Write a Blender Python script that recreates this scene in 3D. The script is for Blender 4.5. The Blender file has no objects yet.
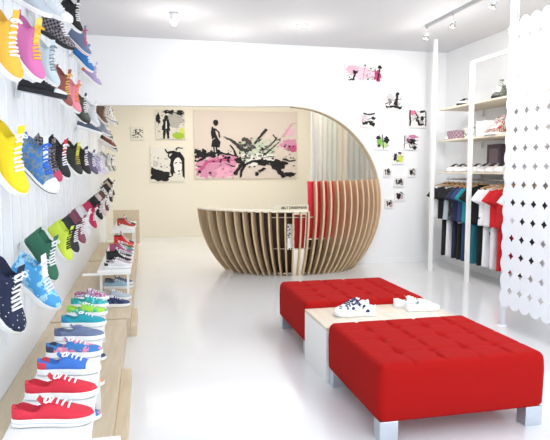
import bpy, math, random
from mathutils import Vector, Matrix
random.seed(7)
SC = bpy.context.scene
COL = SC.collection
PI = math.pi

# ------------------------------------------------------------------ camera
F = 565.0; EYE = 1.55
PITCH = math.atan(51 / F); YAW = math.atan(129 / F * math.cos(PITCH))
cam = bpy.data.cameras.new('camera'); camo = bpy.data.objects.new('camera', cam); COL.objects.link(camo)
cam.sensor_fit = 'HORIZONTAL'; cam.sensor_width = 36; cam.lens = F / 550 * 36; cam.clip_end = 100
camo.location = (0, 0, EYE); camo.rotation_euler = (PI / 2 - PITCH, 0, -YAW)
SC.camera = camo

# ------------------------------------------------------------------ world, lights, exposure
SC.view_settings.view_transform = 'Standard'; SC.view_settings.look = 'None'
SC.view_settings.gamma = 1; SC.view_settings.use_curve_mapping = False
SC.view_settings.exposure = 0.12
w = bpy.data.worlds.new('daylight'); SC.world = w; w.use_nodes = True
w.node_tree.nodes['Background'].inputs[0].default_value = (0.80, 0.90, 1.0, 1)
w.node_tree.nodes['Background'].inputs[1].default_value = 1.0

def area(name, loc, size, power, col, rot=(0, 0, 0), sy=None, spread=180):
    l = bpy.data.lights.new(name, 'AREA'); l.energy = power; l.color = col; l.size = size
    l.shape = 'RECTANGLE'; l.size_y = sy or size; l.spread = math.radians(spread)
    o = bpy.data.objects.new(name, l); o.location = loc; o.rotation_euler = rot; COL.objects.link(o); return o
# daylight through the shop window behind the photographer
area('storefront_daylight', (2.2, -2.6, 1.45), 5.0, 165, (0.88, 0.94, 1.0), (PI / 2 + .62, 0, 0), 2.6)
# ceiling lighting of the shop and warmer lighting of the back room
area('shop_ceiling_light', (2.2, 4.6, 3.40), 3.6, 24, (0.97, 0.98, 1.0), (0, 0, 0), 5.5)
area('back_room_light', (1.9, 10.9, 3.38), 4.0, 84, (1.0, 0.94, 0.86), (0, 0, 0), 2.6)
def lamp(name, loc, power, col, rad):
    l = bpy.data.lights.new(name, 'POINT'); l.energy = power; l.color = col; l.shadow_soft_size = rad
    o = bpy.data.objects.new(name, l); o.location = loc; COL.objects.link(o)
def spot(name, loc, to, power, col, ang):
    l = bpy.data.lights.new(name, 'SPOT'); l.energy = power; l.color = col; l.spot_size = ang; l.spot_blend = .9; l.shadow_soft_size = .06
    o = bpy.data.objects.new(name, l); o.location = loc; o.rotation_euler = (Vector(to) - Vector(loc)).to_track_quat('-Z', 'Y').to_euler(); COL.objects.link(o)
# beams of the track spots towards the partition and the clothes
spot('track_beam', (3.62, 6.3, 3.2), (3.6, 8.6, 1.7), 75, (1, .97, .93), 1.9)
spot('track_beam', (3.62, 5.5, 3.2), (4.6, 7.0, 1.4), 55, (1, .97, .93), 1.9)
# added point fills out of view, brightening ceiling and room, no fixtures
lamp('room_fill_light', (2.4, 3.2, 2.75), 34, (.97, .98, 1.0), .2)
lamp('room_fill_light', (2.7, 4.4, 2.9), 34, (.97, .98, 1.0), .2)
lamp('room_fill_light', (2.6, .4, 2.7), 30, (.95, .98, 1.0), .2)

# ------------------------------------------------------------------ colour and materials
def hexc(h):
    h = h.lstrip('#'); r = [int(h[i:i + 2], 16) / 255 for i in (0, 2, 4)]
    return tuple((c / 12.92 if c <= .04045 else ((c + .055) / 1.055) ** 2.4) for c in r) + (1,)
MATS = {}
def mat(name, col, rough=.6, metal=0., emit=0., bump=None, spec=None, coat=0.):
    if name in MATS: return MATS[name]
    m = bpy.data.materials.new(name); m.use_nodes = True; n = m.node_tree; b = n.nodes['Principled BSDF']
    c = hexc(col) if isinstance(col, str) else col
    b.inputs['Base Color'].default_value = c; b.inputs['Roughness'].default_value = rough; b.inputs['Metallic'].default_value = metal
    if spec is not None: b.inputs['Specular IOR Level'].default_value = spec
    if coat: b.inputs['Coat Weight'].default_value = coat
    if emit: b.inputs['Emission Color'].default_value = c; b.inputs['Emission Strength'].default_value = emit
    if bump:
        t = n.nodes.new('ShaderNodeTexNoise'); t.inputs['Scale'].default_value = bump[0]; t.inputs['Detail'].default_value = 4
        tc = n.nodes.new('ShaderNodeTexCoord'); n.links.new(tc.outputs['Object'], t.inputs['Vector'])
        bp = n.nodes.new('ShaderNodeBump'); bp.inputs['Strength'].default_value = bump[1]; bp.inputs['Distance'].default_value = .01
        n.links.new(t.outputs['Fac'], bp.inputs['Height']); n.links.new(bp.outputs['Normal'], b.inputs['Normal'])
    MATS[name] = m; return m
def patterned(name, cols, kind='voronoi', scale=60, rough=.7, stretch=(1, 1, 1), rough_lo=None):
    """procedural print of two or three colours fixed to the object"""
    if name in MATS: return MATS[name]
    m = bpy.data.materials.new(name); m.use_nodes = True; n = m.node_tree; b = n.nodes['Principled BSDF']
    b.inputs['Roughness'].default_value = rough
    tc = n.nodes.new('ShaderNodeTexCoord'); mp = n.nodes.new('ShaderNodeMapping'); mp.inputs['Scale'].default_value = stretch
    n.links.new(tc.outputs['Object'], mp.inputs['Vector'])
    r = n.nodes.new('ShaderNodeValToRGB'); r.color_ramp.interpolation = 'CONSTANT'
    if kind == 'voronoi':
        t = n.nodes.new('ShaderNodeTexVoronoi'); t.inputs['Scale'].default_value = scale; src = t.outputs['Distance']
    elif kind == 'noise':
        t = n.nodes.new('ShaderNodeTexNoise'); t.inputs['Scale'].default_value = scale; t.inputs['Detail'].default_value = 3; src = t.outputs['Fac']
    elif kind == 'checker':
        t = n.nodes.new('ShaderNodeTexChecker'); t.inputs['Scale'].default_value = scale; src = t.outputs['Fac']
    elif kind == 'wave':
        t = n.nodes.new('ShaderNodeTexWave'); t.inputs['Scale'].default_value = scale; t.inputs['Distortion'].default_value = .6; src = t.outputs['Fac']
    n.links.new(mp.outputs['Vector'], t.inputs['Vector']); n.links.new(src, r.inputs['Fac']); n.links.new(r.outputs['Color'], b.inputs['Base Color'])
    els = r.color_ramp.elements
    th = {'voronoi': [0, .33, .52], 'noise': [0, .5, .6], 'checker': [0, .5, .9], 'wave': [0, .45, .75]}[kind]
    els[0].position = 0; els[0].color = hexc(cols[0]); els[1].position = th[1]; els[1].color = hexc(cols[1])
    if len(cols) > 2: e = els.new(th[2]); e.color = hexc(cols[2])
    MATS[name] = m; return m
def wood(name, c1, c2, scale=3.0, stretch=(12, 1, 12), rough=.45):
    if name in MATS: return MATS[name]
    m = bpy.data.materials.new(name); m.use_nodes = True; n = m.node_tree; b = n.nodes['Principled BSDF']; b.inputs['Roughness'].default_value = rough
    tc = n.nodes.new('ShaderNodeTexCoord'); mp = n.nodes.new('ShaderNodeMapping'); mp.inputs['Scale'].default_value = stretch
    t = n.nodes.new('ShaderNodeTexNoise'); t.inputs['Scale'].default_value = scale; t.inputs['Detail'].default_value = 5; t.inputs['Distortion'].default_value = .4
    r = n.nodes.new('ShaderNodeValToRGB'); r.color_ramp.elements[0].position = .35; r.color_ramp.elements[1].position = .65
    r.color_ramp.elements[0].color = hexc(c1); r.color_ramp.elements[1].color = hexc(c2)
    n.links.new(tc.outputs['Object'], mp.inputs['Vector']); n.links.new(mp.outputs['Vector'], t.inputs['Vector'])
    n.links.new(t.outputs['Fac'], r.inputs['Fac']); n.links.new(r.outputs['Color'], b.inputs['Base Color'])
    MATS[name] = m; return m

WHITE = mat('white paint', '#f1f2f3', .55); WALLM = mat('shop wall paint', '#eef2f6', .6)
CREAM = mat('cream wall paint', '#f0ead8', .65); CEIL = mat('ceiling paint', '#dcdcdf', .8)
SHELFW = mat('white lacquer', '#f6f6f4', .3); BIRCH = wood('birch ply', '#cdbb9d', '#d8c8ae')
RIBW = wood('rib plywood', '#cbb08e', '#dac3a3', 4, (6, 6, 1)); RIBEDGE = mat('ply edge', '#d2b68e', .5)
GAPSHADE = mat('rib gap shade', '#4a3122', .6); REDP = mat('red lacquer', '#d21c30', .4)
REDF = mat('red upholstery wool', '#a81311', .9, bump=(350, .25), spec=.15)
SEAM = mat('red upholstery seam', '#b01514', .9)
ALU = mat('brushed aluminium', '#c8d0d8', .28, metal=.85); CHROME = mat('chrome', '#d8dadd', .15, metal=1)
GREYMET = mat('grey track', '#a9abae', .4, metal=.3)
BLACK = mat('black ink', '#0c0b0d', .6); PAPER = mat('screen card', '#f2f6fb', .5); HANGW = wood('hanger wood', '#d0995c', '#e0b57c', 8)
LAMP = mat('lamp glow', (1.0, .93, .8, 1), .4, emit=9.0)
LAMPW = mat('downlight glow', (1, .97, .92, 1), .4, emit=6.0)
ACRY = mat('frosted acrylic', '#e6ebf0', .25)
# glossy white resin floor with faint cloudiness
fl = mat('white resin floor', '#e9eaeb', .16, coat=.2)
n = fl.node_tree; t = n.nodes.new('ShaderNodeTexNoise'); t.inputs['Scale'].default_value = 1.3; t.inputs['Detail'].default_value = 5
tc = n.nodes.new('ShaderNodeTexCoord'); r = n.nodes.new('ShaderNodeMapRange'); r.inputs['To Min'].default_value = .1; r.inputs['To Max'].default_value = .28
n.links.new(tc.outputs['Object'], t.inputs['Vector']); n.links.new(t.outputs['Fac'], r.inputs['Value']); n.links.new(r.outputs['Result'], n.nodes['Principled BSDF'].inputs['Roughness'])

# ------------------------------------------------------------------ mesh helpers
class MB:
    def __init__(s): s.v = []; s.f = []; s.mi = []; s.sm = []
    def add(s, vs, fs, mi=0, smooth=False, M=None):
        b = len(s.v); s.v += [tuple(M @ Vector(p)) if M else tuple(p) for p in vs]
        s.f += [tuple(b + i for i in f) for f in fs]; s.mi += [mi] * len(fs); s.sm += [smooth] * len(fs); return s
    def box(s, a, b, mi=0, M=None):
        (x0, y0, z0), (x1, y1, z1) = a, b
        vs = [(x0, y0, z0), (x1, y0, z0), (x1, y1, z0), (x0, y1, z0), (x0, y0, z1), (x1, y0, z1), (x1, y1, z1), (x0, y1, z1)]
        return s.add(vs, [(0, 3, 2, 1), (4, 5, 6, 7), (0, 1, 5, 4), (1, 2, 6, 5), (2, 3, 7, 6), (3, 0, 4, 7)], mi, False, M)
    def loft(s, rings, mi=0, smooth=True, closed=True, caps=True, M=None):
        n = len(rings[0]); vs = [p for r in rings for p in r]; fs = []
        for i in range(len(rings) - 1):
            for j in range(n if closed else n - 1):
                k = (j + 1) % n; fs.append((i * n + j, i * n + k, (i + 1) * n + k, (i + 1) * n + j))
        if caps and closed: fs.append(tuple(reversed(range(n)))); fs.append(tuple((len(rings) - 1) * n + j for j in range(n)))
        return s.add(vs, fs, mi, smooth, M)
    def tube(s, pts, r, n=8, mi=0, M=None, smooth=True):
        pts = [Vector(p) for p in pts]; rings = []; N = len(pts)
        rr = r if isinstance(r, (list, tuple)) else [r] * N
        for i, p in enumerate(pts):
            d = (pts[min(i + 1, N - 1)] - pts[max(i - 1, 0)]).normalized()
            a = Vector((0, 0, 1)) if abs(d.z) < .9 else Vector((1, 0, 0)); u = d.cross(a).normalized(); v = d.cross(u)
            rings.append([tuple(p + (u * math.cos(2 * PI * k / n) + v * math.sin(2 * PI * k / n)) * rr[i]) for k in range(n)])
        return s.loft(rings, mi, smooth, M=M)
    def cyl(s, c, r, z0, z1, n=24, mi=0, M=None):
        return s.tube([(c[0], c[1], z0), (c[0], c[1], z1)], r, n, mi, M, True)
    def prism(s, poly, t0, t1, axis='y', mi=0, M=None):
        f = {'y': lambda a, b, t: (a, t, b), 'x': lambda a, b, t: (t, a, b), 'z': lambda a, b, t: (a, b, t)}[axis]; n = len(poly)
        vs = [f(a, b, t0) for a, b in poly] + [f(a, b, t1) for a, b in poly]
        fs = [tuple(range(n)), tuple(reversed(range(n, 2 * n)))] + [(i, n + i, n + (i + 1) % n, (i + 1) % n) for i in range(n)]
        return s.add(vs, fs, mi, False, M)
    def mesh(s, name, mats):
        me = bpy.data.meshes.new(name); me.from_pydata(s.v, [], s.f)
        for m in (mats if isinstance(mats, (list, tuple)) else [mats]): me.materials.append(m)
        me.polygons.foreach_set('material_index', s.mi); me.polygons.foreach_set('use_smooth', s.sm)
        import bmesh
        bm = bmesh.new(); bm.from_mesh(me); bmesh.ops.recalc_face_normals(bm, faces=bm.faces); bm.to_mesh(me); bm.free(); me.update(); return me
    def build(s, name, mats, parent=None, loc=(0, 0, 0), rot=(0, 0, 0), bevel=0, seg=2):
        return put(name, s.mesh(name, mats), parent, loc, rot, bevel, seg)
def put(name, me, parent=None, loc=(0, 0, 0), rot=(0, 0, 0), bevel=0, seg=2):
    o = bpy.data.objects.new(name, me); COL.objects.link(o); o.location = loc; o.rotation_euler = rot
    if parent: o.parent = parent
    if bevel:
        b = o.modifiers.new('bevel', 'BEVEL'); b.width = bevel; b.segments = seg; b.limit_method = 'ANGLE'
    return o
def tag(o, label=None, cat=None, group=None, kind=None):
    for k, v in (('label', label), ('category', cat), ('group', group), ('kind', kind)):
        if v: o[k] = v
    return o
def thing(name, label, cat, loc=(0, 0, 0), rot=(0, 0, 0), group=None, scale=1.0):
    o = bpy.data.objects.new(name, None); COL.objects.link(o); o.location = loc; o.rotation_euler = rot; o.scale = (scale,) * 3
    o.empty_display_size = .1; return tag(o, label, cat, group)

# ------------------------------------------------------------------ room shell
XL, XR, YB, YP, ZC, YF = -0.87, 4.85, 12.95, 8.62, 3.45, -3.0
def struct(name, mb, m, **k): return tag(mb.build(name, m, **k), kind='structure')
struct('floor', MB().box((XL - .1, YF, -.1), (XR + .1, YB + .1, 0)), fl)
struct('ceiling', MB().box((XL - .1, YF, ZC), (XR + .1, YB + .1, ZC + .1)), CEIL)
struct('wall_left', MB().box((XL - .1, YF, 0), (XL, YB + .1, ZC)), WALLM)
struct('wall_right', MB().box((XR, YF, 0), (XR + .1, YB + .1, ZC)), WHITE)
struct('wall_back', MB().box((XL, YB, 0), (XR, YB + .1, ZC)), CREAM)
# shopfront wall behind the photographer with its big opening
fw = MB(); fw.box((XL, YF, 0), (-.6, YF + .1, ZC)); fw.box((4.6, YF, 0), (XR, YF + .1, ZC)); fw.box((-.6, YF, 3.3), (4.6, YF + .1, ZC)); fw.box((-.6, YF, 0), (4.6, YF + .1, .2))
struct('wall_front', fw, WHITE)
# partition with the big circular opening
CX, CZ, R = 2.24, 1.03, 1.48
poly = [(XL, ZC), (XL, 2.47)]
for k in range(3): poly.append((XL + (CX - XL) * (k + 1) / 4, 2.47 + .04 * (k + 1) / 4))
a1 = -math.asin(CZ / R)
for k in range(49): a = PI / 2 + (a1 - PI / 2) * k / 48; poly.append((CX + (R + .012) * math.cos(a), max(0, CZ + (R + .012) * math.sin(a))))
poly += [(XR, 0), (XR, ZC)]
struct('wall_partition', MB().prism(poly, YP, YP + .14), WHITE)
# plywood lining on the arc's edge
ed = MB(); rg = []
for k in range(61):
    a = PI * .5 + (a1 - PI / 2) * k / 60; c, s_ = math.cos(a), math.sin(a)
    rg.append([(CX + q * c, y, max(.002, CZ + q * s_)) for q, y in ((R + .012, YP - .004), (R + .012, YP + .144), (R - .004, YP + .144), (R - .004, YP - .004))])
ed.loft(rg, smooth=False); struct('trim_1', ed, mat('arc lining', '#cdbfa5', .6))
struct('baseboard_right', MB().box((CX + 1.25, YP - .012, 0), (XR, YP, .08)), WHITE)
struct('baseboard_back', MB().box((XL, YB - .012, 0), (XR, YB, .06)), CREAM)
# slotted vertical strips on the left wall
GREYST = mat('wall slot grey', '#d3dae2', .5)
k = 0; y = 1.3
while y < 9.6:
    k += 1
    m_ = MB(); m_.box((XL, y - .015, .45), (XL + .006, y + .015, 3.40)); m_.box((XL + .006, y - .004, .5), (XL + .0065, y + .004, 3.36), mi=1)
    for q in range(13):
        m_.box((XL + .012, y - .006, .62 + q * .22), (XL + .014, y + .006, .64 + q * .22), mi=0)
    struct('trim_%d' % (k + 1), m_, [mat('wall strip', '#ebf0f5', .5), GREYST]); y += .27
# back-room fitting curtain with soft vertical bands
def pleats(x0, x1, y, z0, z1, n, amp):
    mb = MB(); N = n * 8; rings = [[(x0 + (x1 - x0) * i / N, y + amp * math.sin(2 * PI * i / 8) + .3 * amp * math.sin(i * .37), z) for z in (z0, z1)] for i in range(N + 1)]
    back = [[(p[0], p[1] + .012, p[2]) for p in r_] for r_ in rings]
    mb.loft([[a[0], a[1], b[1], b[0]] for a, b in zip(rings, back)], smooth=True); return mb
bands = ['#f0eee4', '#e3e6d8', '#f2ead6', '#dfe1d8', '#f3f0e6']
seg = [(3.14, 3.42), (3.42, 3.62), (3.62, 3.85), (3.85, 4.2), (4.2, 4.84)]
cu = thing('fitting_curtain', 'pale banded curtain hanging behind the round opening above the red panel', 'curtain', (3.99, 10.5, 0))
for i, (a, b) in enumerate(seg):
    o = pleats(a - 3.99, b - 3.99, 0, .03, 3.3, max(2, int((b - a) / .09)), .016).build('panel', mat('curtain %d' % i, bands[i], .8), cu)
MB().box((-.87, -.02, 3.3), (.85, .03, 3.34)).build('rail', WHITE, cu)
MB().box((-.89, -.03, 0), (-.85, .03, 3.44)).build('post', WHITE, cu)

# ------------------------------------------------------------------ ceiling lights
tr = thing('track_light', 'grey ceiling track with its line of small spot heads', 'track light', (3.66, 6.3, ZC))
MB().box((-.018, -2.4, -.035), (.018, .75, 0)).build('track', GREYMET, tr)
for yy, ang in ((7.03 - 6.3, .3), (6.38 - 6.3, -.2), (5.55 - 6.3, .35), (4.7 - 6.3, -.3)):
    h = MB(); h.tube([(0, 0, 0), (0, 0, -.07)], .008); M = Matrix.Translation((0, 0, -.1)) @ Matrix.Rotation(.5, 4, (1, ang, 0))
    h.tube([(0, 0, .05), (0, 0, .03), (0, 0, -.045)], [.015, .032, .042], 16, M=M)
    ho = h.build('spot_head', CHROME, tr, (0, yy, -.035))
    MB().tube([(0, 0, -.046), (0, 0, -.05)], .034, 16, M=M).build('bulb', LAMP, ho)
    l = bpy.data.lights.new('track_bulb', 'POINT'); l.energy = 3.5; l.color = (1, .97, .92); l.shadow_soft_size = .035
    lo = bpy.data.objects.new('track_bulb', l); lo.location = (3.62, 6.3 + yy, ZC - .40); COL.objects.link(lo)
for i, (x, y) in enumerate(((.37, 7.2), (1.15, 8.0), (2.05, 7.4))):
    lab = ['round glowing downlight in the ceiling, leftmost and brightest', 'small glowing ceiling downlight close to the top of the white partition', 'small glowing ceiling downlight, right of the other two'][i]
    d = thing('downlight', lab, 'ceiling light', (x, y, ZC), group='recessed ceiling downlights')
    if i == 0:
        MB().tube([(0, 0, 0), (0, 0, -.03), (0, 0, -.1)], [.05, .05, .055], 20).build('housing', WHITE, d)
        MB().tube([(0, 0, -.1), (0, 0, -.15)], [.05, .02], 20).build('bulb', LAMPW, d)
    else:
        MB().tube([(0, 0, 0), (0, 0, -.012)], .075, 24).build('trim_ring', WHITE, d)
        MB().tube([(0, 0, -.012), (0, 0, -.018)], .055, 24).build('lens', LAMPW, d)
    l = bpy.data.lights.new('downlight_bulb', 'POINT'); l.energy = 9 if i == 0 else 6; l.color = (1, .96, .90); l.shadow_soft_size = .05
    lo = bpy.data.objects.new('downlight_bulb', l); lo.location = (x, y, ZC - .5); COL.objects.link(lo)

# ------------------------------------------------------------------ rounded rib counter
desk = thing('rib_counter', 'spherical sales counter of curved plywood ribs in the round opening', 'counter', (CX - .03, YP, 0))
NF = 27
RF = 1.462
DEP = .72        # the counter is shallower than it is wide
def fin(u, ztop):
    ph = math.asin(max(-1, min(1, u))); c, s_ = math.sin(ph), math.cos(ph)
    th = -.6 * ph + .14; ux, uy = math.sin(th), math.cos(th); nx, ny = uy, -ux
    t = .012; wid = .17; rings = []
    for i in range(25):
        z = ztop * i / 24; q = math.sqrt(max(0, RF * RF - (z - CZ) ** 2)); ox, oy = q * c, -q * s_ * DEP; ix, iy = ox + ux * wid, oy + uy * wid
        rings.append([(ox - t * nx, oy - t * ny, z), (ox + t * nx, oy + t * ny, z), (ix + t * nx, iy + t * ny, z), (ix - t * nx, iy - t * ny, z)])
    vs = [p for r_ in rings for p in r_]; fs = []; mis = []
    for i in range(len(rings) - 1):
        for j in range(4):
            fs.append((i * 4 + j, i * 4 + (j + 1) % 4, (i + 1) * 4 + (j + 1) % 4, (i + 1) * 4 + j)); mis.append(1 if j == 0 else 0)
    fs += [(0, 1, 2, 3), tuple(len(vs) - 4 + j for j in range(4))]; mis += [1, 1]
    mb = MB(); mb.add(vs, fs); mb.mi = mis; return mb
for k in range(NF):
    u = max(-.9985, min(.9985, -1 + 2 * k / (NF - 1)))
    fin(u, 1.385 if u > .02 else .955).build('rib', [RIBW, RIBEDGE], desk)
def shell(off, us, z0, z1, th=.015, curved=True):
    """band following the inside of the ribs, off = distance inside the outer surface"""
    mb = MB(); nz = 8 if z1 - z0 > .1 else 1; grid = []
    for u in us:
        ph = math.asin(u); c, s_ = math.sin(ph), math.cos(ph); col = []
        zs = [z0 + (z1 - z0) * i / nz for i in range(nz + 1)]
        qf = lambda z: (math.sqrt(RF * RF - (z - CZ) ** 2) if curved else RF) - off
        col = [(qf(z) * c, -qf(z) * s_ * DEP, z) for z in zs] + [((qf(z) - th) * c, -(qf(z) - th) * s_ * DEP, z) for z in reversed(zs)]
        grid.append(col)
    return mb.loft(grid, smooth=False)
us = [-.999 + i * .1 for i in range(9)] + [-.15]
shell(.24, us, .01, .93).build('lining', GAPSHADE, desk)  # dark brown sheet, stands in for the interior shadow between ribs
tag(shell(.21, [.02 + .1 * i for i in range(10)], .55, 1.375).build('red_panel', REDP, desk), 'tall red panel behind the high ribs')
tag(shell(.24, [.02 + .1 * i for i in range(10)], .01, .53).build('lining', GAPSHADE, desk), 'dark sheet painted as shade behind the lower ribs')  # same shade colour, added low down behind the high ribs
tag(shell(.24, [-.15, -.1, -.05, 0], .40, .90).build('red_panel', REDP, desk), 'low red panel beside the printed box')
# worktop: crescent resting on the low ribs
ct = MB(); us2 = [-.9985 + i * (.99) / 30 for i in range(31)]; rings = []
for u in us2:
    ph = math.asin(u); c, s_ = math.sin(ph), math.cos(ph)
    rings.append([(a * c, -a * s_ * DEP, z) for a, z in ((1.475, .956), (1.16, .956), (1.16, .975), (1.475, .975))])
ct.loft(rings, smooth=False).build('worktop', mat('cream laminate', '#efe6d2', .4), desk)
for z in (.40, .86):
    shell(.175, [-.42 + i * .05 for i in range(11)], z, z + .012, .10).build('glass_shelf', mat('frosted shelf', '#e9ddcf', .2), desk)
# items seen through the gaps between the ribs
for i, (x, z, h, lab) in enumerate(((-.26, .412, .36, 'black and white printed box standing behind the counter ribs'),)):
    b = MB().box((-.05, -.04, 0), (.05, .04, h)); o = b.build('display_box', patterned('bw print %d' % i, ['#111111', '#efefef'], 'voronoi', 28 + 9 * i), None, (CX + x, YP - .885, z))
    tag(o, lab, 'box')
# small name sign on the worktop
sg = thing('counter_sign', 'small clear strip sign with dark lettering on the counter top', 'sign', (1.98, 7.64, .975))
MB().box((-.28, -.004, 0), (.24, .004, .075)).build('plate', mat('clear plate', '#d6ccb2', .2), sg)
def text(name, s, size, m, parent, loc, rot):
    c = bpy.data.curves.new(name, 'FONT'); c.body = s; c.size = size; c.extrude = .001; c.align_x = 'CENTER'; c.offset = .0015
    o = bpy.data.objects.new(name, c); COL.objects.link(o); o.parent = parent; o.location = loc; o.rotation_euler = rot
    bpy.context.view_layer.update(); me = bpy.data.meshes.new_from_object(o.evaluated_get(bpy.context.evaluated_depsgraph_get())); me.materials.clear(); me.materials.append(m)
    bpy.data.objects.remove(o); return put(name, me, parent, loc, rot)
text('lettering', 'BELT DRESSWEAR', .046, mat('sign brown', '#4a3a2c', .6), sg, (.03, -.006, .02), (PI / 2, 0, 0))

# ------------------------------------------------------------------ ottomans and low table
def ottoman(label, x0, y0, x1, y1, seed):
    cx, cy = (x0 + x1) / 2, (y0 + y1) / 2; W, D = x1 - x0, y1 - y0
    t = thing('ottoman', label, 'ottoman', (cx, cy, 0), group='red square ottomans')
    z0, z1 = .12, .455; NX, NY = 120, 64; rr = .05; rnd = random.Random(seed)
    mb = MB(); vs = []; fs = []
    seams = [W * (k / 5 - .5) for k in range(1, 5)]; cr = [D * (k / 4 - .5) for k in range(1, 4)]
    off = [rnd.uniform(-.02, .02) for _ in range(12)]
    def top(x, y):
        ex = max(0, abs(x) - (W / 2 - rr)) / rr; ey = max(0, abs(y) - (D / 2 - rr)) / rr
        e = min(1, math.hypot(ex, ey)); z = z1 - rr + rr * math.sqrt(max(0, 1 - e * e))
        dv = 0
        for i, sx in enumerate(seams):
            wob = sx + .008 * math.sin(y * 9 + i * 2)
            fade = .55 + .45 * math.cos((y / D * 4 + .5 * (i % 2)) * 2 * PI)
            dv = max(dv, .026 * fade * math.exp(-abs((x - wob) / .010) ** 1.5)); 
        for j, sy in enumerate(cr):
            dv = max(dv, .005 * math.exp(-((y - sy - off[j]) / .016) ** 2))
            for i, sx in enumerate(seams):
                dv = max(dv, .028 * math.exp(-((x - sx) ** 2 + (y - sy - off[j]) ** 2) / .03 ** 2))
        return z - dv * (1 - e)
    xs = [W * (i / NX - .5) for i in range(NX + 1)]; ys = [D * (j / NY - .5) for j in range(NY + 1)]
    # non uniform spacing towards the rims gives round edges
    f_ = lambda q, L: math.copysign(L / 2 * (1 - (1 - abs(2 * q / L)) ** 1.0), q)
    for j in ys:
        for i in xs:
            x, y = f_(i, W), f_(j, D)
            ex = max(0, abs(x) - (W / 2 - rr)); ey = max(0, abs(y) - (D / 2 - rr)); e = math.hypot(ex, ey)
            px, py = x, y
            if e > rr: px = math.copysign(W / 2 - rr + ex / e * rr, x); py = math.copysign(D / 2 - rr + ey / e * rr, y)
            vs.append((px, py, top(px, py)))
    n1 = NX + 1
    for j in range(NY):
        for i in range(NX): fs.append((j * n1 + i, j * n1 + i + 1, (j + 1) * n1 + i + 1, (j + 1) * n1 + i))
    loop = [i for i in range(n1)] + [j * n1 + NX for j in range(1, NY + 1)] + [NY * n1 + i for i in range(NX - 1, -1, -1)] + [j * n1 for j in range(NY - 1, 0, -1)]
    b = len(vs); L = len(loop); prev = loop
    for q, (z, g) in enumerate(((z1 - .11, .003), (z1 - .2, .002), (z0 + .02, 0.0), (z0, -.012))):
        cur = []
        for idx in loop:
            x, y, _ = vs[idx]; cur.append(len(vs)); vs.append((x * (1 + g / .5), y * (1 + g / .5), z))
        for k in range(L): fs.append((prev[k], cur[k], cur[(k + 1) % L], prev[(k + 1) % L]))
        prev = cur
    fs.append(tuple(prev)); mb.add(vs, fs, smooth=True).build('cushion', REDF, t)
    for sx in (-1, 1):
        for sy in (-1, 1):
            a = (sx * (W / 2 - .012), sy * (D / 2 - .012)); c = (sx * (W / 2 - .125), sy * (D / 2 - .10))
            MB().box((min(a[0], c[0]), min(a[1], c[1]), 0), (max(a[0], c[0]), max(a[1], c[1]), z0)).build('leg', ALU, t, bevel=.003)
    return t
ottoman('large red tufted ottoman in front, nearest the camera, on silver block legs', 1.25, 2.86, 2.33, 3.80, 1)
ottoman('red tufted ottoman behind the low table, in front of the rib counter', 1.25, 4.38, 2.33, 5.33, 2)
tb = thing('low_table', 'low white and pale wood table between the two red ottomans', 'table', (1.79, 4.09, 0))
MB().box((-.545, -.28, .385), (.545, .28, .41)).build('tabletop', wood('table birch', '#d9cdb9', '#e2d8c6', rough=.25), tb, bevel=.002)
for s_ in (-1, 1):
    MB().box((min(s_ * .545, s_ * .52), -.28, 0), (max(s_ * .545, s_ * .52), .28, .385)).build('side_panel', SHELFW, tb)
MB().box((-.52, -.27, .02), (.52, .27, .05)).build('bottom_panel', SHELFW, tb)

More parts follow.
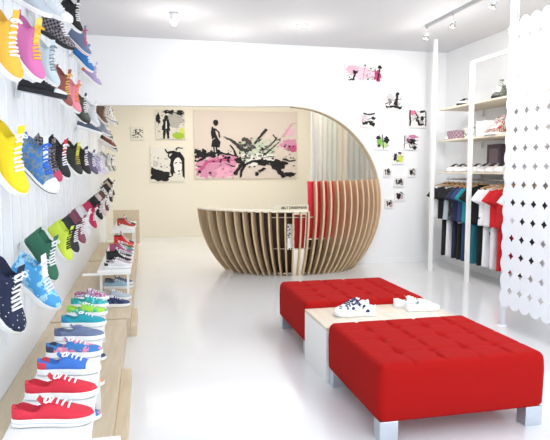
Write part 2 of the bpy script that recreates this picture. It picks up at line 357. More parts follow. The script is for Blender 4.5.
# ------------------------------------------------------------------ pictures
def ribbon(pts, w0, w1, rnd, rough=.25):
    pts = [Vector((p[0], p[1])) for p in pts]; P = []
    for i in range(len(pts) - 1):
        for k in range(6): P.append(pts[i].lerp(pts[i + 1], k / 6))
    P.append(pts[-1]); A = []; B = []
    for i, p in enumerate(P):
        d = (P[min(i + 1, len(P) - 1)] - P[max(i - 1, 0)]).normalized(); nrm = Vector((-d.y, d.x))
        w_ = (w0 + (w1 - w0) * i / (len(P) - 1)) / 2
        A.append(p + nrm * w_ * (1 + rnd.uniform(-rough, rough))); B.append(p - nrm * w_ * (1 + rnd.uniform(-rough, rough)))
    return A, B
def picture(label, box, yf, bg, items, seed, group='ink pictures on the walls', name='canvas_picture'):
    x0, z0, x1, z1 = box; cx, cz = (x0 + x1) / 2, (z0 + z1) / 2; W, Hh = x1 - x0, z1 - z0; th = .03
    t = thing(name, label, 'picture', (cx, yf - th, z0), group=group)
    MB().box((-W / 2, 0, 0), (W / 2, th, Hh)).build('canvas', bg if not isinstance(bg, str) else mat('canvas ' + bg, bg, .8), t, bevel=.002)
    rnd = random.Random(seed); mb = MB(); mats = []; layer = 0
    for it in items:
        c = it[1]; m = mat('paint ' + c, c, .75)
        if m not in mats: mats.append(m)
        mi = mats.index(m); layer += 1; y = -.0008 - .0003 * layer
        T = lambda p: (max(0, min(1, p[0])) * W - W / 2, y, max(0, min(1, p[1])) * Hh)
        if it[0] == 'r':
            A, B = ribbon(it[2], it[3], it[4], rnd, it[5] if len(it) > 5 else .25); n_ = len(A)
            mb.add([T(p) for p in A] + [T(p) for p in B], [(i, i + 1, n_ + i + 1, n_ + i) for i in range(n_ - 1)], mi)
        elif it[0] == 'p': mb.add([T(p) for p in it[2]], [tuple(range(len(it[2])))], mi)
        elif it[0] == 'b':     # ragged blob: centre, rx, ry
            (bx, by), rx, ry = it[2], it[3], it[4]; N = 22; rg = it[5] if len(it) > 5 else .25
            ring = [T((bx + rx * math.cos(2 * PI * k / N) * (1 + rnd.uniform(-rg, rg)), by + ry * math.sin(2 * PI * k / N) * (1 + rnd.uniform(-rg, rg)))) for k in range(N)]
            mb.add([T((bx, by))] + ring, [(0, k + 1, (k + 1) % N + 1) for k in range(N)], mi)
        elif it[0] == 's':     # splatter: box, count, size
            (a0, b0, a1_, b1), cnt, sz = it[2:5]
            for q in range(cnt):
                px, pz = rnd.uniform(a0, a1_), rnd.uniform(b0, b1); N = 5; q_ = sz * rnd.uniform(.4, 1.3); an = rnd.uniform(0, 6)
                e = rnd.uniform(.4, 1)
                mb.add([T((px + q_ * math.cos(an + 2 * PI * k / N), pz + q_ * e * math.sin(an + 2 * PI * k / N) * W / Hh)) for k in range(N)], [tuple(range(N))], mi)
    if mats: mb.build('ink_drawing', mats, t)
    return t
K = '#141214'; PK = '#db95b4'; PK2 = '#c8588a'; GN = '#a8c83a'; GY = '#8d8a88'; W_ = '#f4f2ec'; GR2 = '#c9d6bd'
# large picture
bgL = mat('canvas warm grey', '#e0d3c8', .8)
big = [('b', PK, (.12, .14), .12, .16, .45), ('b', PK, (.27, .24), .13, .10, .5), ('b', '#f0b0c8', (.3, .1), .12, .08, .3), ('r', PK2, [(.02, .05), (.12, .25), (.4, .3)], .03, .05),
       ('s', PK, (.02, .0, .4, .35), 50, .02), ('b', GR2, (.58, .40), .16, .13, .45), ('b', W_, (.62, .30), .16, .10, .4), ('s', GR2, (.42, .25, .78, .6), 60, .018),
       ('b', PK, (.93, .50), .09, .09, .3), ('b', PK2, (.96, .45), .05, .05, .3), ('b', '#ecc0cf', (.93, .70), .05, .06, .3), ('r', '#d9a8b6', [(.86, .62), (.95, .82), (1, .84)], .03, .01),
       ('r', K, [(0, .42), (.05, .36), (.14, .36), (.25, .38), (.42, .33)], .07, .015, .7), ('r', K, [(0, .32), (.07, .34), (.2, .36)], .04, .07, .7), ('r', K, [(.08, .44), (.1, .38)], .02, .05),
       ('r', K, [(.02, .25), (.1, .31)], .02, .04), ('s', K, (0, .24, .35, .45), 36, .014),
       # standing figure
       ('b', K, (.205, .82), .024, .045, .15), ('r', K, [(.185, .74), (.18, .68), (.20, .60)], .035, .05, .2), ('r', K, [(.175, .76), (.165, .66), (.175, .58)], .015, .012), ('p', K, [(.17, .56), (.16, .47), (.24, .46), (.25, .54), (.215, .62)]),
       ('r', K, [(.185, .48), (.19, .38)], .014, .01), ('r', K, [(.21, .48), (.212, .38)], .014, .01), ('r', K, [(.2, .73), (.235, .68), (.24, .6)], .018, .012),
       # burst
       ('r', '#3b3836', [(.28, .62), (.36, .56), (.46, .44), (.52, .40)], .012, .07, .4), ('r', K, [(.34, .50), (.38, .42), (.40, .33)], .012, .022, .4), ('r', '#33302f', [(.70, .74), (.64, .64), (.58, .52)], .035, .02, .3),
       ('r', '#4a4744', [(.46, .60), (.52, .56), (.55, .44)], .05, .07, .5), ('r', '#55524e', [(.44, .48), (.5, .5), (.58, .46)], .05, .03, .5), ('r', '#3e3b39', [(.80, .62), (.74, .50), (.66, .42)], .015, .02, .4), ('r', '#3e3b39', [(.82, .55), (.74, .44), (.68, .36)], .012, .02, .4), ('r', K, [(.76, .66), (.80, .58), (.84, .60)], .012, .012),
       ('r', K, [(.44, .02), (.45, .12), (.49, .21), (.56, .26), (.64, .27), (.72, .24)], .022, .04, .25), ('b', K, (.66, .24), .08, .055, .4), ('b', K, (.80, .22), .09, .07, .4), ('r', K, [(.78, .22), (.83, .10), (.88, .02)], .07, .05, .3),
       ('b', K, (.93, .06), .06, .035, .3), ('r', K, [(.40, .30), (.46, .22), (.38, .06)], .06, .04, .5), ('r', K, [(.86, .30), (.93, .26), (.99, .28)], .03, .015), ('r', K, [(.62, .10), (.68, .16)], .04, .03, .4), ('b', K, (.6, .07), .02, .03, .3),
       ('s', K, (.4, .15, .98, .5), 45, .012), ('s', GY, (.5, .3, .95, .6), 40, .012)]
picture('large wide canvas with ink figure and pink splashes on back wall', (1.07, 1.33, 3.46, 2.87), YB, bgL, big, 1)
face = [('b', K, (.25, .15), .3, .15, .3), ('r', K, [(0, .35), (.2, .28), (.55, .2)], .12, .1, .4), ('s', GY, (0, .4, .5, .75), 14, .03), ('b', '#cfcac4', (.15, .5), .08, .1, .3),
        ('b', K, (.78, .55), .22, .33, .12), ('b', W_, (.80, .45), .13, .24, .05), ('b', K, (.98, .4), .06, .3, .2), ('b', K, (.63, .32), .06, .16, .2), ('r', K, [(.70, .52), (.78, .55)], .03, .02, .1), ('r', K, [(.85, .55), (.92, .52)], .03, .02, .1), ('b', K, (.83, .30), .035, .02, .1),
        ('r', K, [(.7, .85), (.5, .82), (.42, .93)], .07, .03, .4), ('r', K, [(.75, .9), (.8, .97), (.95, .95)], .05, .03, .4), ('r', K, [(.55, .84), (.52, .72), (.62, .65)], .03, .05, .4)]
picture('square ink canvas of a dark-haired face, left of the big canvas, lower of pair', (.10, 1.27, .85, 2.05), YB, '#ebe7dc', face, 2)
coat = [('b', '#b9b6ad', (.7, .7), .28, .25, .4), ('b', K, (.45, .92), .2, .07, .5), ('b', K, (.85, .9), .15, .09, .5), ('b', K, (.08, .7), .08, .2, .5), ('s', GY, (0, .2, 1, 1), 30, .03), ('b', GN, (.8, .13), .22, .12, .35), ('b', '#d8e06a', (.9, .3), .09, .1, .3),
        ('b', K, (.36, .74), .07, .08, .15), ('r', K, [(.36, .68), (.34, .3)], .2, .28, .2), ('r', W_, [(.36, .62), (.35, .36)], .03, .05), ('r', K, [(.3, .3), (.27, .02)], .1, .07, .2), ('r', K, [(.4, .3), (.42, .02)], .1, .07, .2)]
picture('ink canvas of a dark-coated figure with lime patch, on back wall', (.23, 2.21, .87, 2.86), YB, '#e2ddd0', coat, 3)
picture('small ink sketch canvas at the far left of the back wall', (-.3, 2.19, -.02, 2.47), YB, '#e8e3d6', [('s', K, (.1, .15, .9, .85), 22, .06), ('r', K, [(.15, .3), (.5, .5), (.8, .75)], .06, .05, .5), ('r', K, [(.2, .75), (.5, .55), (.85, .2)], .05, .05, .5)], 4)
def P(label, b, items, s, bg='#f0eeeb'):
    wash = [('b', '#d5d0cf', (.3, .65), .22, .2, .5), ('b', '#bdb6b6', (.7, .3), .18, .14, .5), ('r', '#8f8888', [(.05, .3), (.4, .5), (.95, .6)], .03, .05, .6)]
    picture(label, b, YP, bg, wash + items + [('s', '#2a2628', (.08, .08, .95, .92), 16, .022)], s)
P('wide canvas with pink wash and small ink figures, highest on the white partition', (3.08, 2.93, 3.71, 3.22), [('b', '#f3c9d6', (.45, .45), .35, .3, .4), ('b', '#efb4c8', (.2, .6), .16, .2, .4), ('b', '#c2386e', (.88, .32), .09, .3, .3), ('b', K, (.27, .5), .07, .1, .4), ('r', K, [(.22, .05), (.27, .45), (.36, .6)], .05, .03, .5), ('r', K, [(.1, .05), (.2, .12)], .06, .08, .6), ('b', K, (.93, .8), .05, .1, .4), ('r', K, [(.92, .7), (.9, .3), (.86, .05)], .04, .05, .5), ('s', K, (.75, .1, 1, .8), 14, .02), ('r', '#8a5c6c', [(.48, .05), (.5, .5), (.55, .95)], .01, .01), ('r', '#8a5c6c', [(.6, .6), (.9, .62)], .015, .015)], 11)
P('canvas with a black seated ink silhouette, second highest on the partition', (3.75, 2.5, 4.07, 2.8), [('r', K, [(.7, .85), (.68, .5), (.6, .25)], .12, .2, .4), ('b', K, (.72, .85), .1, .09, .2), ('r', K, [(.1, .12), (.5, .2), (.95, .1)], .1, .12, .5), ('b', GY, (.3, .45), .08, .2, .5), ('s', '#3a2430', (0, .0, 1, .3), 12, .05), ('r', K, [(.05, .3), (.2, .35)], .06, .04)], 12)
P('canvas with pink touch and black sweep, nearest the arc on the partition', (3.36, 2.21, 3.62, 2.48), [('b', '#e9a4bd', (.12, .45), .1, .14, .4), ('r', K, [(.15, .85), (.5, .75), (.9, .85)], .1, .08, .5), ('r', K, [(.1, .2), (.5, .35), (.9, .15)], .16, .2, .5), ('b', K, (.8, .55), .14, .1, .4), ('s', GY, (.2, .2, .9, .9), 12, .05)], 13)
P('canvas of bold black brushwork and pink flower, farthest right on the partition', (4.19, 2.22, 4.5, 2.52), [('b', '#e37aa0', (.2, .82), .17, .13, .3), ('r', K, [(.05, .95), (.06, .1)], .07, .1, .4), ('r', K, [(.35, .8), (.5, .6), (.4, .35)], .06, .08, .5), ('r', K, [(.5, .45), (.6, .15), (.85, .2)], .12, .1, .3), ('r', K, [(.6, .85), (.9, .9)], .12, .1, .5), ('r', K, [(.95, .9), (.97, .1)], .05, .06, .5), ('b', K, (.75, .5), .09, .12, .3), ('s', GY, (.2, .1, 1, .9), 14, .04)], 14)
P('canvas with green leaf shapes and black ink in the third row of the partition', (3.61, 1.86, 3.87, 2.12), [('b', '#7fb24b', (.3, .45), .22, .25, .4), ('b', '#b4d48c', (.6, .3), .2, .18, .4), ('b', K, (.2, .75), .14, .12, .4), ('b', K, (.72, .6), .16, .2, .5), ('r', K, [(.45, .95), (.5, .5), (.55, .05)], .05, .06, .5), ('b', K, (.25, .25), .1, .1, .5)], 15)
P('canvas with mauve wash and ink knot, right of the green leaf canvas', (4.08, 1.86, 4.37, 2.12), [('b', '#c97fa5', (.65, .82), .28, .13, .4), ('b', K, (.6, .5), .2, .18, .5), ('b', '#7d4a66', (.35, .6), .14, .12, .5), ('r', K, [(.15, .9), (.12, .1)], .05, .04, .4), ('b', K, (.75, .15), .15, .1, .5), ('r', K, [(.4, .4), (.5, .1)], .05, .06)], 16)
P('small canvas with lime and black marks below the mauve canvas', (3.91, 1.63, 4.12, 1.84), [('b', '#d3dd62', (.7, .4), .25, .28, .4), ('b', K, (.25, .5), .15, .3, .4), ('b', '#8fa044', (.45, .25), .15, .1, .4), ('b', K, (.6, .85), .15, .08, .4)], 17)
smallp = [('tiny ink canvas left in the upper pair of tiny ones', (3.76, 1.42, 3.9, 1.57)), ('tiny ink canvas right in the upper pair, nearest the shelf unit', (4.2, 1.42, 4.34, 1.57)), ('tiny ink canvas centred just below the upper tiny pair', (3.95, 1.26, 4.13, 1.41)), ('tiny pinkish ink canvas next to lowest on partition', (3.97, 1.03, 4.14, 1.19)), ('lowest tiny ink canvas on the white partition', (3.8, .91, 3.95, 1.06))]
for i, (lab, b) in enumerate(smallp):
    P(lab, b, [('b', K, (.5 + .1 * (-1) ** i, .5), .22, .3, .5), ('r', K, [(.2, .8), (.3, .2)], .14, .1, .5), ('b', '#c9a0ac' if i > 2 else GY, (.7, .35), .15, .15, .4), ('r', K, [(.55, .9), (.8, .7)], .12, .1, .5)], 20 + i, '#ece9e6')

# ------------------------------------------------------------------ shoes
def interp(tab, s):
    for (a, va), (b, vb) in zip(tab, tab[1:]):
        if s <= b:
            k = (s - a) / (b - a); k = k * k * (3 - 2 * k) * .5 + k * .5; return va + (vb - va) * k
    return tab[-1][1]
WT = [(0, .012), (.03, .026), (.12, .034), (.3, .032), (.5, .037), (.7, .047), (.83, .046), (.93, .036), (.98, .02), (1, .008)]
TL = {'low': [(0, .072), (.1, .082), (.28, .062), (.36, .068), (.42, .084), (.55, .078), (.7, .062), (.82, .052), (.93, .044), (1, .032)],
      'high': [(0, .158), (.08, .170), (.28, .166), (.38, .180), (.44, .155), (.52, .118), (.62, .090), (.72, .070), (.82, .057), (.93, .047), (1, .034)],
      'slip': [(0, .068), (.1, .076), (.28, .060), (.36, .062), (.44, .076), (.55, .074), (.7, .06), (.82, .051), (.93, .043), (1, .032)]}
LSH = .285; NR = 24
def section(kind, s, grow=0, recess=True, zb=.02):
    w_ = interp(WT, s); t_ = interp(TL[kind], s); ring = []
    op = recess and .035 < s < .37
    for k in range(NR):
        a = 2 * PI * k / NR; c, q = math.cos(a), math.sin(a)
        ww = w_
        z = zb
        if q > 0:
            z = zb + (t_ - zb) * abs(q) ** .62
            if kind == 'high' and s < .45: 
                f = max(0, (z - .06) / .1); ww = w_ * (1 - .18 * f)
        y = ww * math.copysign(abs(c) ** .62, c)
        if op and q > 0 and abs(y) < .70 * ww: z = max(zb + .012, z - (.045 if kind != 'high' else .09) * min(1, (s - .02) / .05, (.39 - s) / .04)); 
        ring.append((s * LSH, y * (1 + grow / w_) if grow else y, z + (grow if q > 0 else 0)))
    return ring
SS = [0, .015, .04, .07, .11, .16, .22, .28, .33, .37, .40, .44, .48, .53, .58, .64, .70, .76, .82, .87, .91, .945, .97, .99, 1.0]
SHOE = {}
for kind in ('low', 'high', 'slip'):
    d = {}
    m_ = MB(); rings = [section(kind, s) for s in SS]; m_.loft(rings)
    # lining faces inside the opening
    for fi, f in enumerate(m_.f):
        cs = [m_.v[i] for i in f]; cx_ = sum(p[0] for p in cs) / len(cs) / LSH; cy_ = sum(abs(p[1]) for p in cs) / len(cs); cz_ = sum(p[2] for p in cs) / len(cs)
        if .035 < cx_ < .375 and cy_ < .6 * interp(WT, cx_) and cz_ > .022: m_.mi[fi] = 1
    # accent panel: heel counter strip and side
        elif cx_ < .16 and cz_ < .06: m_.mi[fi] = 2
    d['upper'] = m_
    so = MB(); outl = []
    for s in SS: outl.append((s * LSH, (interp(WT, s) + .004)))
    pl = [(-.004, 0)] + [(x, y) for x, y in outl] + [(LSH + .005, 0)] + [(x, -y) for x, y in reversed(outl)]
    rg = []
    for z, g in ((0, -.002), (.004, .001), (.022, .0015), (.028, -.001)):
        rg.append([(x, y * (1 + g * 20), z + (.006 * max(0, (x / LSH - .85) / .15) if z < .01 else 0)) for x, y in pl])
    so.loft(rg, smooth=False)
    # dark rubber line
    d['sole'] = so
    st = MB(); rg = [[(x * 1.002, y * 1.05, z) for x, y in pl] for z in (.0125, .0165)]; st.loft(rg, smooth=False); d['stripe'] = st
    tc_ = MB(); tc_.loft([section(kind, s, .0022, False) for s in (.80, .84, .88, .915, .945, .97, .99, 1.0)]); d['toe_cap'] = tc_
    tg = MB(); a0 = .355; zt = interp(TL[kind], .37); up = .02 if kind != 'high' else .022
    tg.loft([[(x, -.02, z), (x, .02, z), (x - .003, .02, z + .007), (x - .003, -.02, z + .007)] for x, z in (((.33) * LSH, zt + up), (.37 * LSH, zt + .006), (.44 * LSH, interp(TL[kind], .44) - .001), (.55 * LSH, interp(TL[kind], .55) - .002))], smooth=False)
    d['tongue'] = tg
    la = MB()
    nl = 5 if kind == 'low' else 8
    s0, s1 = (.42, .70) if kind == 'low' else (.40, .72)
    for j in range(nl):
        sj = s0 + (s1 - s0) * j / (nl - 1); pts = []
        for q in range(-4, 5):
            yy = q / 4 * .55; sk = sj + .005 * q / 4 * (1 if j % 2 else -1); ww = interp(WT, sk); tt = interp(TL[kind], sk)
            c = yy; qq = math.sqrt(max(0, 1 - abs(c) ** (2 / .62))); pts.append((sk * LSH, ww * yy * 1.02, .02 + (tt - .02) * qq ** .62 + .0045))
        la.tube(pts, .0042 if kind == 'low' else .0050, 6)
    for sg_ in (-1, 1):   # bow loops
        b0 = Vector((s0 * LSH, 0, interp(TL[kind], s0) + .006)); pts = []
        for q in range(9): an = q / 8 * 2 * PI; pts.append(tuple(b0 + Vector((.006 + .010 * math.sin(an), sg_ * (.016 - .016 * math.cos(an)), .004 - .004 * (1 - math.cos(an))))))
        la.tube(pts, .0030, 5)
    d['laces'] = la
    SHOE[kind] = {p: mb.mesh(p, [WHITE, WHITE, WHITE] if p == 'upper' else [WHITE]) for p, mb in d.items()}
SM = {}
def cm(c):
    if isinstance(c, bpy.types.Material): return c
    return mat('shoe ' + c, c, .65)
def part(name, me, mats, parent):
    o = bpy.data.objects.new(name, me); COL.objects.link(o); o.parent = parent
    for i, m in enumerate(mats): o.material_slots[i].link = 'OBJECT'; o.material_slots[i].material = m
    return o
def shoe(label, kind, loc, rot, upper, sole='#f4f4f2', laces='#f7f7f7', accent=None, lining='#8d8f92', cap=None, stripe=None, scale=1.0, group=None, tongue=None, name=None):
    d = SHOE[kind]
    t = thing(name or {'low': 'sneaker', 'high': 'high_top_sneaker', 'slip': 'slip_on_shoe'}[kind], label, 'shoe', loc, rot, group, scale)
    part('upper', d['upper'], [cm(upper), cm(lining), cm(accent or upper)], t); part('sole', d['sole'], [cm(sole)], t)
    if kind != 'slip': part('laces', d['laces'], [cm(laces)], t)
    part('tongue', d['tongue'], [cm(tongue or upper)], t)
    if cap: part('toe_cap', d['toe_cap'], [cm(cap)], t)
    if stripe: part('stripe', d['stripe'], [cm(stripe)], t)
    return t
# prints
blueprint = patterned('blue doodle print', ['#3f7fc4', '#7f8f98', '#5a6f86'], 'noise', 45)
plaid = patterned('dark plaid', ['#3a2f33', '#8f8a90'], 'checker', 60)
skybl = patterned('sky marble', ['#4aa4e0', '#a9dcf5', '#78c0ec'], 'noise', 22)
camo = patterned('olive grey print', ['#55594c', '#8b8f84', '#33363a'], 'noise', 50)
dots = patterned('navy dots', ['#f0f0f0', '#1c2544', '#1c2544'], 'voronoi', 60)
dots.node_tree.nodes['Color Ramp'].color_ramp.elements[1].position = .16
floral = patterned('purple floral', ['#6a5aa8', '#e0e0ee', '#b4557c'], 'voronoi', 55)
neon = patterned('lime teal print', ['#a8e04a', '#38b8a0', '#e0f080'], 'noise', 22)
teal2 = patterned('teal print', ['#2aa7a0', '#49c0cf', '#9fdcd8'], 'noise', 26)
multi = patterned('pink blue print', ['#3c7fc0', '#e58fa8', '#f3c6c8'], 'noise', 22)
bwp = patterned('black white print', ['#191919', '#e6e6e6'], 'voronoi', 45)
lav = patterned('lavender print', ['#a99fc4', '#e6e2ee', '#6d6590'], 'noise', 40)
greyp = patterned('grey heather', ['#8f97a3', '#b4bac3'], 'noise', 70)
redpl = patterned('red plaid', ['#b83a4a', '#e8d8d8', '#7c2a38'], 'checker', 70)

# ray helper: point on the wall-side plane x = const seen at a pixel (used for layout along the wall)
fwd = Vector((math.sin(YAW) * math.cos(PITCH), math.cos(YAW) * math.cos(PITCH), -math.sin(PITCH)))
rgt = Vector((math.cos(YAW), -math.sin(YAW), 0)); upv = rgt.cross(fwd)
def ray(px, py): return fwd + rgt * ((px - 275) / F) + upv * ((220 - py) / F)
def on_x(px, py, x): d = ray(px, py); return Vector((0, 0, EYE)) + d * (x / d.x)

HOOK = MB(); HOOK.box((0, -.035, -.004), (.17, .035, 0)); HOOK.box((0, -.035, -.05), (.004, .035, 0)); HOOK.box((.166, -.035, 0), (.17, .035, .012))
HOOKM = HOOK.mesh('shoe_peg', ACRY)
ROWY = [0, 0]
def p_near(px): return px < 90
def wall_shoe(label, kind, px, py, zrow, upper, tilt=35, yaw=-14, sc=1.0, **k):
    tilt = tilt * .95; yaw = -14 if p_near(px) else -8; roll = 16 if kind == 'high' else 0
    """one shoe heel-to-wall, toe pointing down and into the room"""
    sc *= 1.17; p = on_x(px, py, -.70)
    if p.y > 9.5: k_ = (9.5 + (p.y - 9.5) * .42) / p.y; p = Vector((p.x, p.y * k_, EYE + (p.z - EYE) * k_))
    p.y = min(p.y, 12.7)
    if kind == 'high': p.y = max(p.y, ROWY[0] + .15); ROWY[0] = p.y
    if p.z > 2.2 and 8.2 < p.y < 9.1: p.y = 8.2 if p.y < 8.62 and ROWY[1] != 8.2 else 9.1; ROWY[0] = ROWY[1] = p.y
    z = zrow if zrow is not None else p.z
    y = p.y; th = math.radians(tilt)
    # centre of the shoe in its own frame -> heel position
    cx_, cz_ = .14 * sc, (.045 if kind != 'high' else .065) * sc
    dx = cx_ * math.cos(th) + cz_ * math.sin(th); dz = -cx_ * math.sin(th) + cz_ * math.cos(th)
    loc = (max(-.70 - dx, XL + .03), y, p.z * .5 + z * .5 - dz)
    q = Matrix.Rotation(math.radians(yaw), 4, 'Z') @ Matrix.Rotation(th, 4, 'Y') @ Matrix.Rotation(math.radians(roll), 4, 'X')
    s_ = shoe(label, kind, loc, tuple(q.to_euler()), upper, scale=sc, group='shoes hung on the left wall', **k)
    h = bpy.data.objects.new('shoe_peg', HOOKM); COL.objects.link(h)
    off = q @ Vector((.0, 0, -.001)); h.location = Vector(loc) + off; h.rotation_euler = q.to_euler()
    tag(h, 'frosted peg under the ' + ' '.join(label.split(',')[0].split()[:11]), 'peg', 'shoe pegs on the left wall'); return s_

K1 = '#18181b'
A, B_, C_, D_ = 2.93, 2.26, 1.56, 1.03
rowA = [
 ('silver-grey high-top cut by the top edge, top left of wall', 'high', 26, -4, '#b9c2ca', dict(tilt=30)),
 ('white and pale grey high-top at the top left, highest row on wall', 'high', 50, 8, '#dfe5ea', dict(cap='#ffffff', lining='#b7c0c8', tilt=20)),
 ('black and grey shoe below the white high-top, highest wall row', 'high', 56, 33, plaid, dict(tilt=33, sole='#2a2a2c')),
 ('black high-top with white laces, highest wall row, third along', 'high', 72, 17, K1, dict(tilt=50)),
 ('grey-blue sneaker with magenta laces, highest row on left wall', 'high', 80, 42, '#6f7f9c', dict(laces='#d8447c', tilt=45, stripe='#d8447c')),
 ('bright blue sneaker in the highest wall row, beside the grey-blue one', 'high', 84, 59, '#2f78c0', dict(tilt=46)),
 ('yellow-green sneaker with black tip in the highest wall row', 'high', 94, 60, '#d3d84e', dict(accent=K1, tilt=53)),
 ('lavender sneaker with orange heel in the highest wall row', 'high', 92, 76, '#b5a3cc', dict(accent='#ee7a48', tilt=43)),
 ('all black sneaker near the far end of the highest wall row', 'high', 99, 87, K1, dict(sole=K1, laces='#333333', tilt=38)),
 ('lime and black sneaker in the highest wall row past the black one', 'high', 105, 97, '#b6cf4a', dict(accent=K1, tilt=38)),
 ('black and white sneaker last in the highest wall row', 'high', 114, 113, bwp, dict(tilt=33)),
 ('tiny black sneaker past the last black and white one, highest row', 'high', 118, 118, K1, dict(tilt=33)),
 ('grey high-top at the far end of the highest wall row', 'high', 116, 117, greyp, dict(tilt=30)),
 ('maroon high-top at the very end of the highest wall row', 'high', 117.5, 119, '#6e3440', dict(tilt=30)),
]
rowB = [
 ('orange and yellow high-top cut by the left edge, second wall row', 'high', 3, 46, '#f0b53c', dict(tilt=55, sc=1.05)),
 ('big pink high-top with orange stripe and yellow laces, second wall row', 'high', 25, 50, '#d873ae', dict(laces='#f2c13c', accent='#ee9a3c', tilt=55, sc=1.12, tongue='#f0cf60')),
 ('pale grey high-top beside the big pink one, second wall row', 'high', 45, 64, '#c9d6dc', dict(tilt=50, laces='#8a9aa2')),
 ('black and white low sneaker under the pink high-top, left wall', 'low', 40, 88, K1, dict(tilt=12, cap='#e9edef', sole='#202024')),
 ('brown-red high-top with yellow laces, second wall row', 'high', 62, 88, '#9a5248', dict(laces='#ecc25a', tilt=55)),
 ('pink and orange high-top beside the brown-red one, second wall row', 'high', 72, 96, '#ef8fa0', dict(laces='#f08a3a', accent='#f08a3a', tilt=55)),
 ('dark olive high-top in the second row of the left wall', 'high', 80, 108, '#50544c', dict(tilt=48, sole='#3a3d3a')),
 ('white and grey high-top next to the olive one, second wall row', 'high', 90, 114, '#d4d7da', dict(tilt=45, lining='#55585c')),
 ('slate blue low sneaker hung below the olive high-top', 'low', 88, 127, '#4c5b70', dict(tilt=18)),
 ('brown printed sneaker in the second wall row, above the grey one', 'high', 101, 113, '#7c5f50', dict(tilt=53, laces='#d8c8b4')),
 ('grey and black printed sneaker, second wall row', 'high', 102, 127, greyp, dict(tilt=33, accent=K1)),
 ('small grey high-top near the far end of the second wall row', 'high', 108, 131, camo, dict(tilt=35)),
 ('brown and red sneaker last in the second wall row', 'high', 114, 140, '#7a4338', dict(tilt=33, laces='#efe3d8', accent=K1)),
 ('charcoal high-top at the far end of the second wall row', 'high', 116, 143, '#3a3b40', dict(tilt=35)),
 ('tan and black high-top at the very end of the second wall row', 'high', 117.5, 145, '#a08a70', dict(tilt=35, accent=K1)),
]
rowC = [
 ('bright yellow high-top cut by the left edge, middle wall row', 'high', 6, 158, '#f4d614', dict(tilt=55, sc=1.1)),
 ('blue doodle-print high-top with bright blue laces and white toe', 'high', 34, 165, blueprint, dict(laces='#2166d0', cap='#ffffff', tilt=45, sc=1.12, tongue='#dfe8f2', stripe=K1)),
 ('dark plaid high-top with magenta tip behind the blue doodle one', 'high', 46, 160, plaid, dict(tilt=48, accent='#b63a5e', laces='#2c2a2e', cap='#c23a62')),
 ('black high-top with red tongue and white laces, middle wall row', 'high', 58, 158, K1, dict(tilt=52, accent='#c8283a', tongue='#c8283a')),
 ('black high-top with olive gold stripe, middle wall row', 'high', 72, 158, '#2a2b22', dict(tilt=52, laces='#b7a844', accent='#b7a844', tongue='#d7e04e')),
 ('plain black high-top in the middle row of the left wall', 'high', 81, 160, K1, dict(tilt=50)),
 ('purple-grey high-top in the middle row of the left wall', 'high', 89, 162, '#655c78', dict(tilt=48)),
 ('lavender print high-top with white sole, middle wall row', 'high', 96, 164, lav, dict(tilt=45)),
 ('white high-top with grey laces, middle wall row', 'high', 101.5, 163, '#dedee4', dict(tilt=48, laces='#7e7c88')),
 ('tan and grey high-top in the middle row of the left wall', 'high', 107, 162, '#9c9a8c', dict(tilt=48)),
 ('pale grey high-top near far end of the middle wall row', 'high', 111.5, 163, '#c4c6c4', dict(tilt=48, accent='#57585a')),
 ('olive grey high-top last in the middle wall row', 'high', 115.5, 163, camo, dict(tilt=48)),
 ('black and white high-top at the far end of the middle wall row', 'high', 117, 163, bwp, dict(tilt=48)),
 ('brown high-top at the very end of the middle wall row', 'high', 118, 163, '#6a5546', dict(tilt=48)),
]
rowD = [
 ('navy high-top with white dots cut by the left edge', 'high', 4, 292, dots, dict(tilt=58, sc=1.12)),
 ('sky-blue marbled high-top with black-tipped white laces, lowest wall row', 'high', 33, 280, skybl, dict(tilt=40, sc=1.12, laces='#f0f0f0', tongue='#ffffff')),
 ('bottle green high-top with white laces, lowest wall row', 'high', 45, 254, '#2f6f55', dict(tilt=58, sc=1.05)),
 ('neon lime high-top with black laces, lowest wall row', 'high', 64, 240, '#d6ec4c', dict(tilt=60, laces=K1)),
 ('black and white high-top between the lime and maroon ones', 'high', 71.5, 234, '#303036', dict(tilt=60)),
 ('maroon high-top with white laces, lowest wall row', 'high', 78, 227, '#8a4a5c', dict(tilt=58)),
 ('white high-top behind the maroon one, lowest wall row', 'high', 83.5, 220, '#e4e0e2', dict(tilt=58, accent='#8a4a5c')),
 ('magenta red high-top with white laces, lowest wall row', 'high', 90, 215, '#c22c5a', dict(tilt=58)),
 ('black high-top beside the magenta one, lowest wall row', 'high', 96, 208, K1, dict(tilt=55)),
 ('pale pinkish high-top in the lowest wall row', 'high', 100, 205, '#d9c6c8', dict(tilt=55, accent=K1)),
 ('brown high-top with white sole in the lowest wall row', 'high', 104, 201, '#65453f', dict(tilt=55)),
 ('black and white print high-top near the end, lowest wall row', 'high', 108, 198, bwp, dict(tilt=55)),
 ('charcoal high-top last in the lowest wall row', 'high', 113, 193, '#2b2a2c', dict(tilt=55)),
 ('beige high-top at the far end of the lowest wall row', 'high', 115, 190, '#b9aa98', dict(tilt=55)),
 ('black high-top at the very end of the lowest wall row', 'high', 117, 187, K1, dict(tilt=55)),
]
for rows, z in ((rowA, None), (rowB, None), (rowC, None), (rowD, None)):
    ROWY[0] = ROWY[1] = 0
    rows.sort(key=lambda q: on_x(q[2], q[3], -.7).y)
    for lab, kind, px, py, up_, kw in rows:
        wall_shoe(lab, kind, px, py, z, up_, **kw)

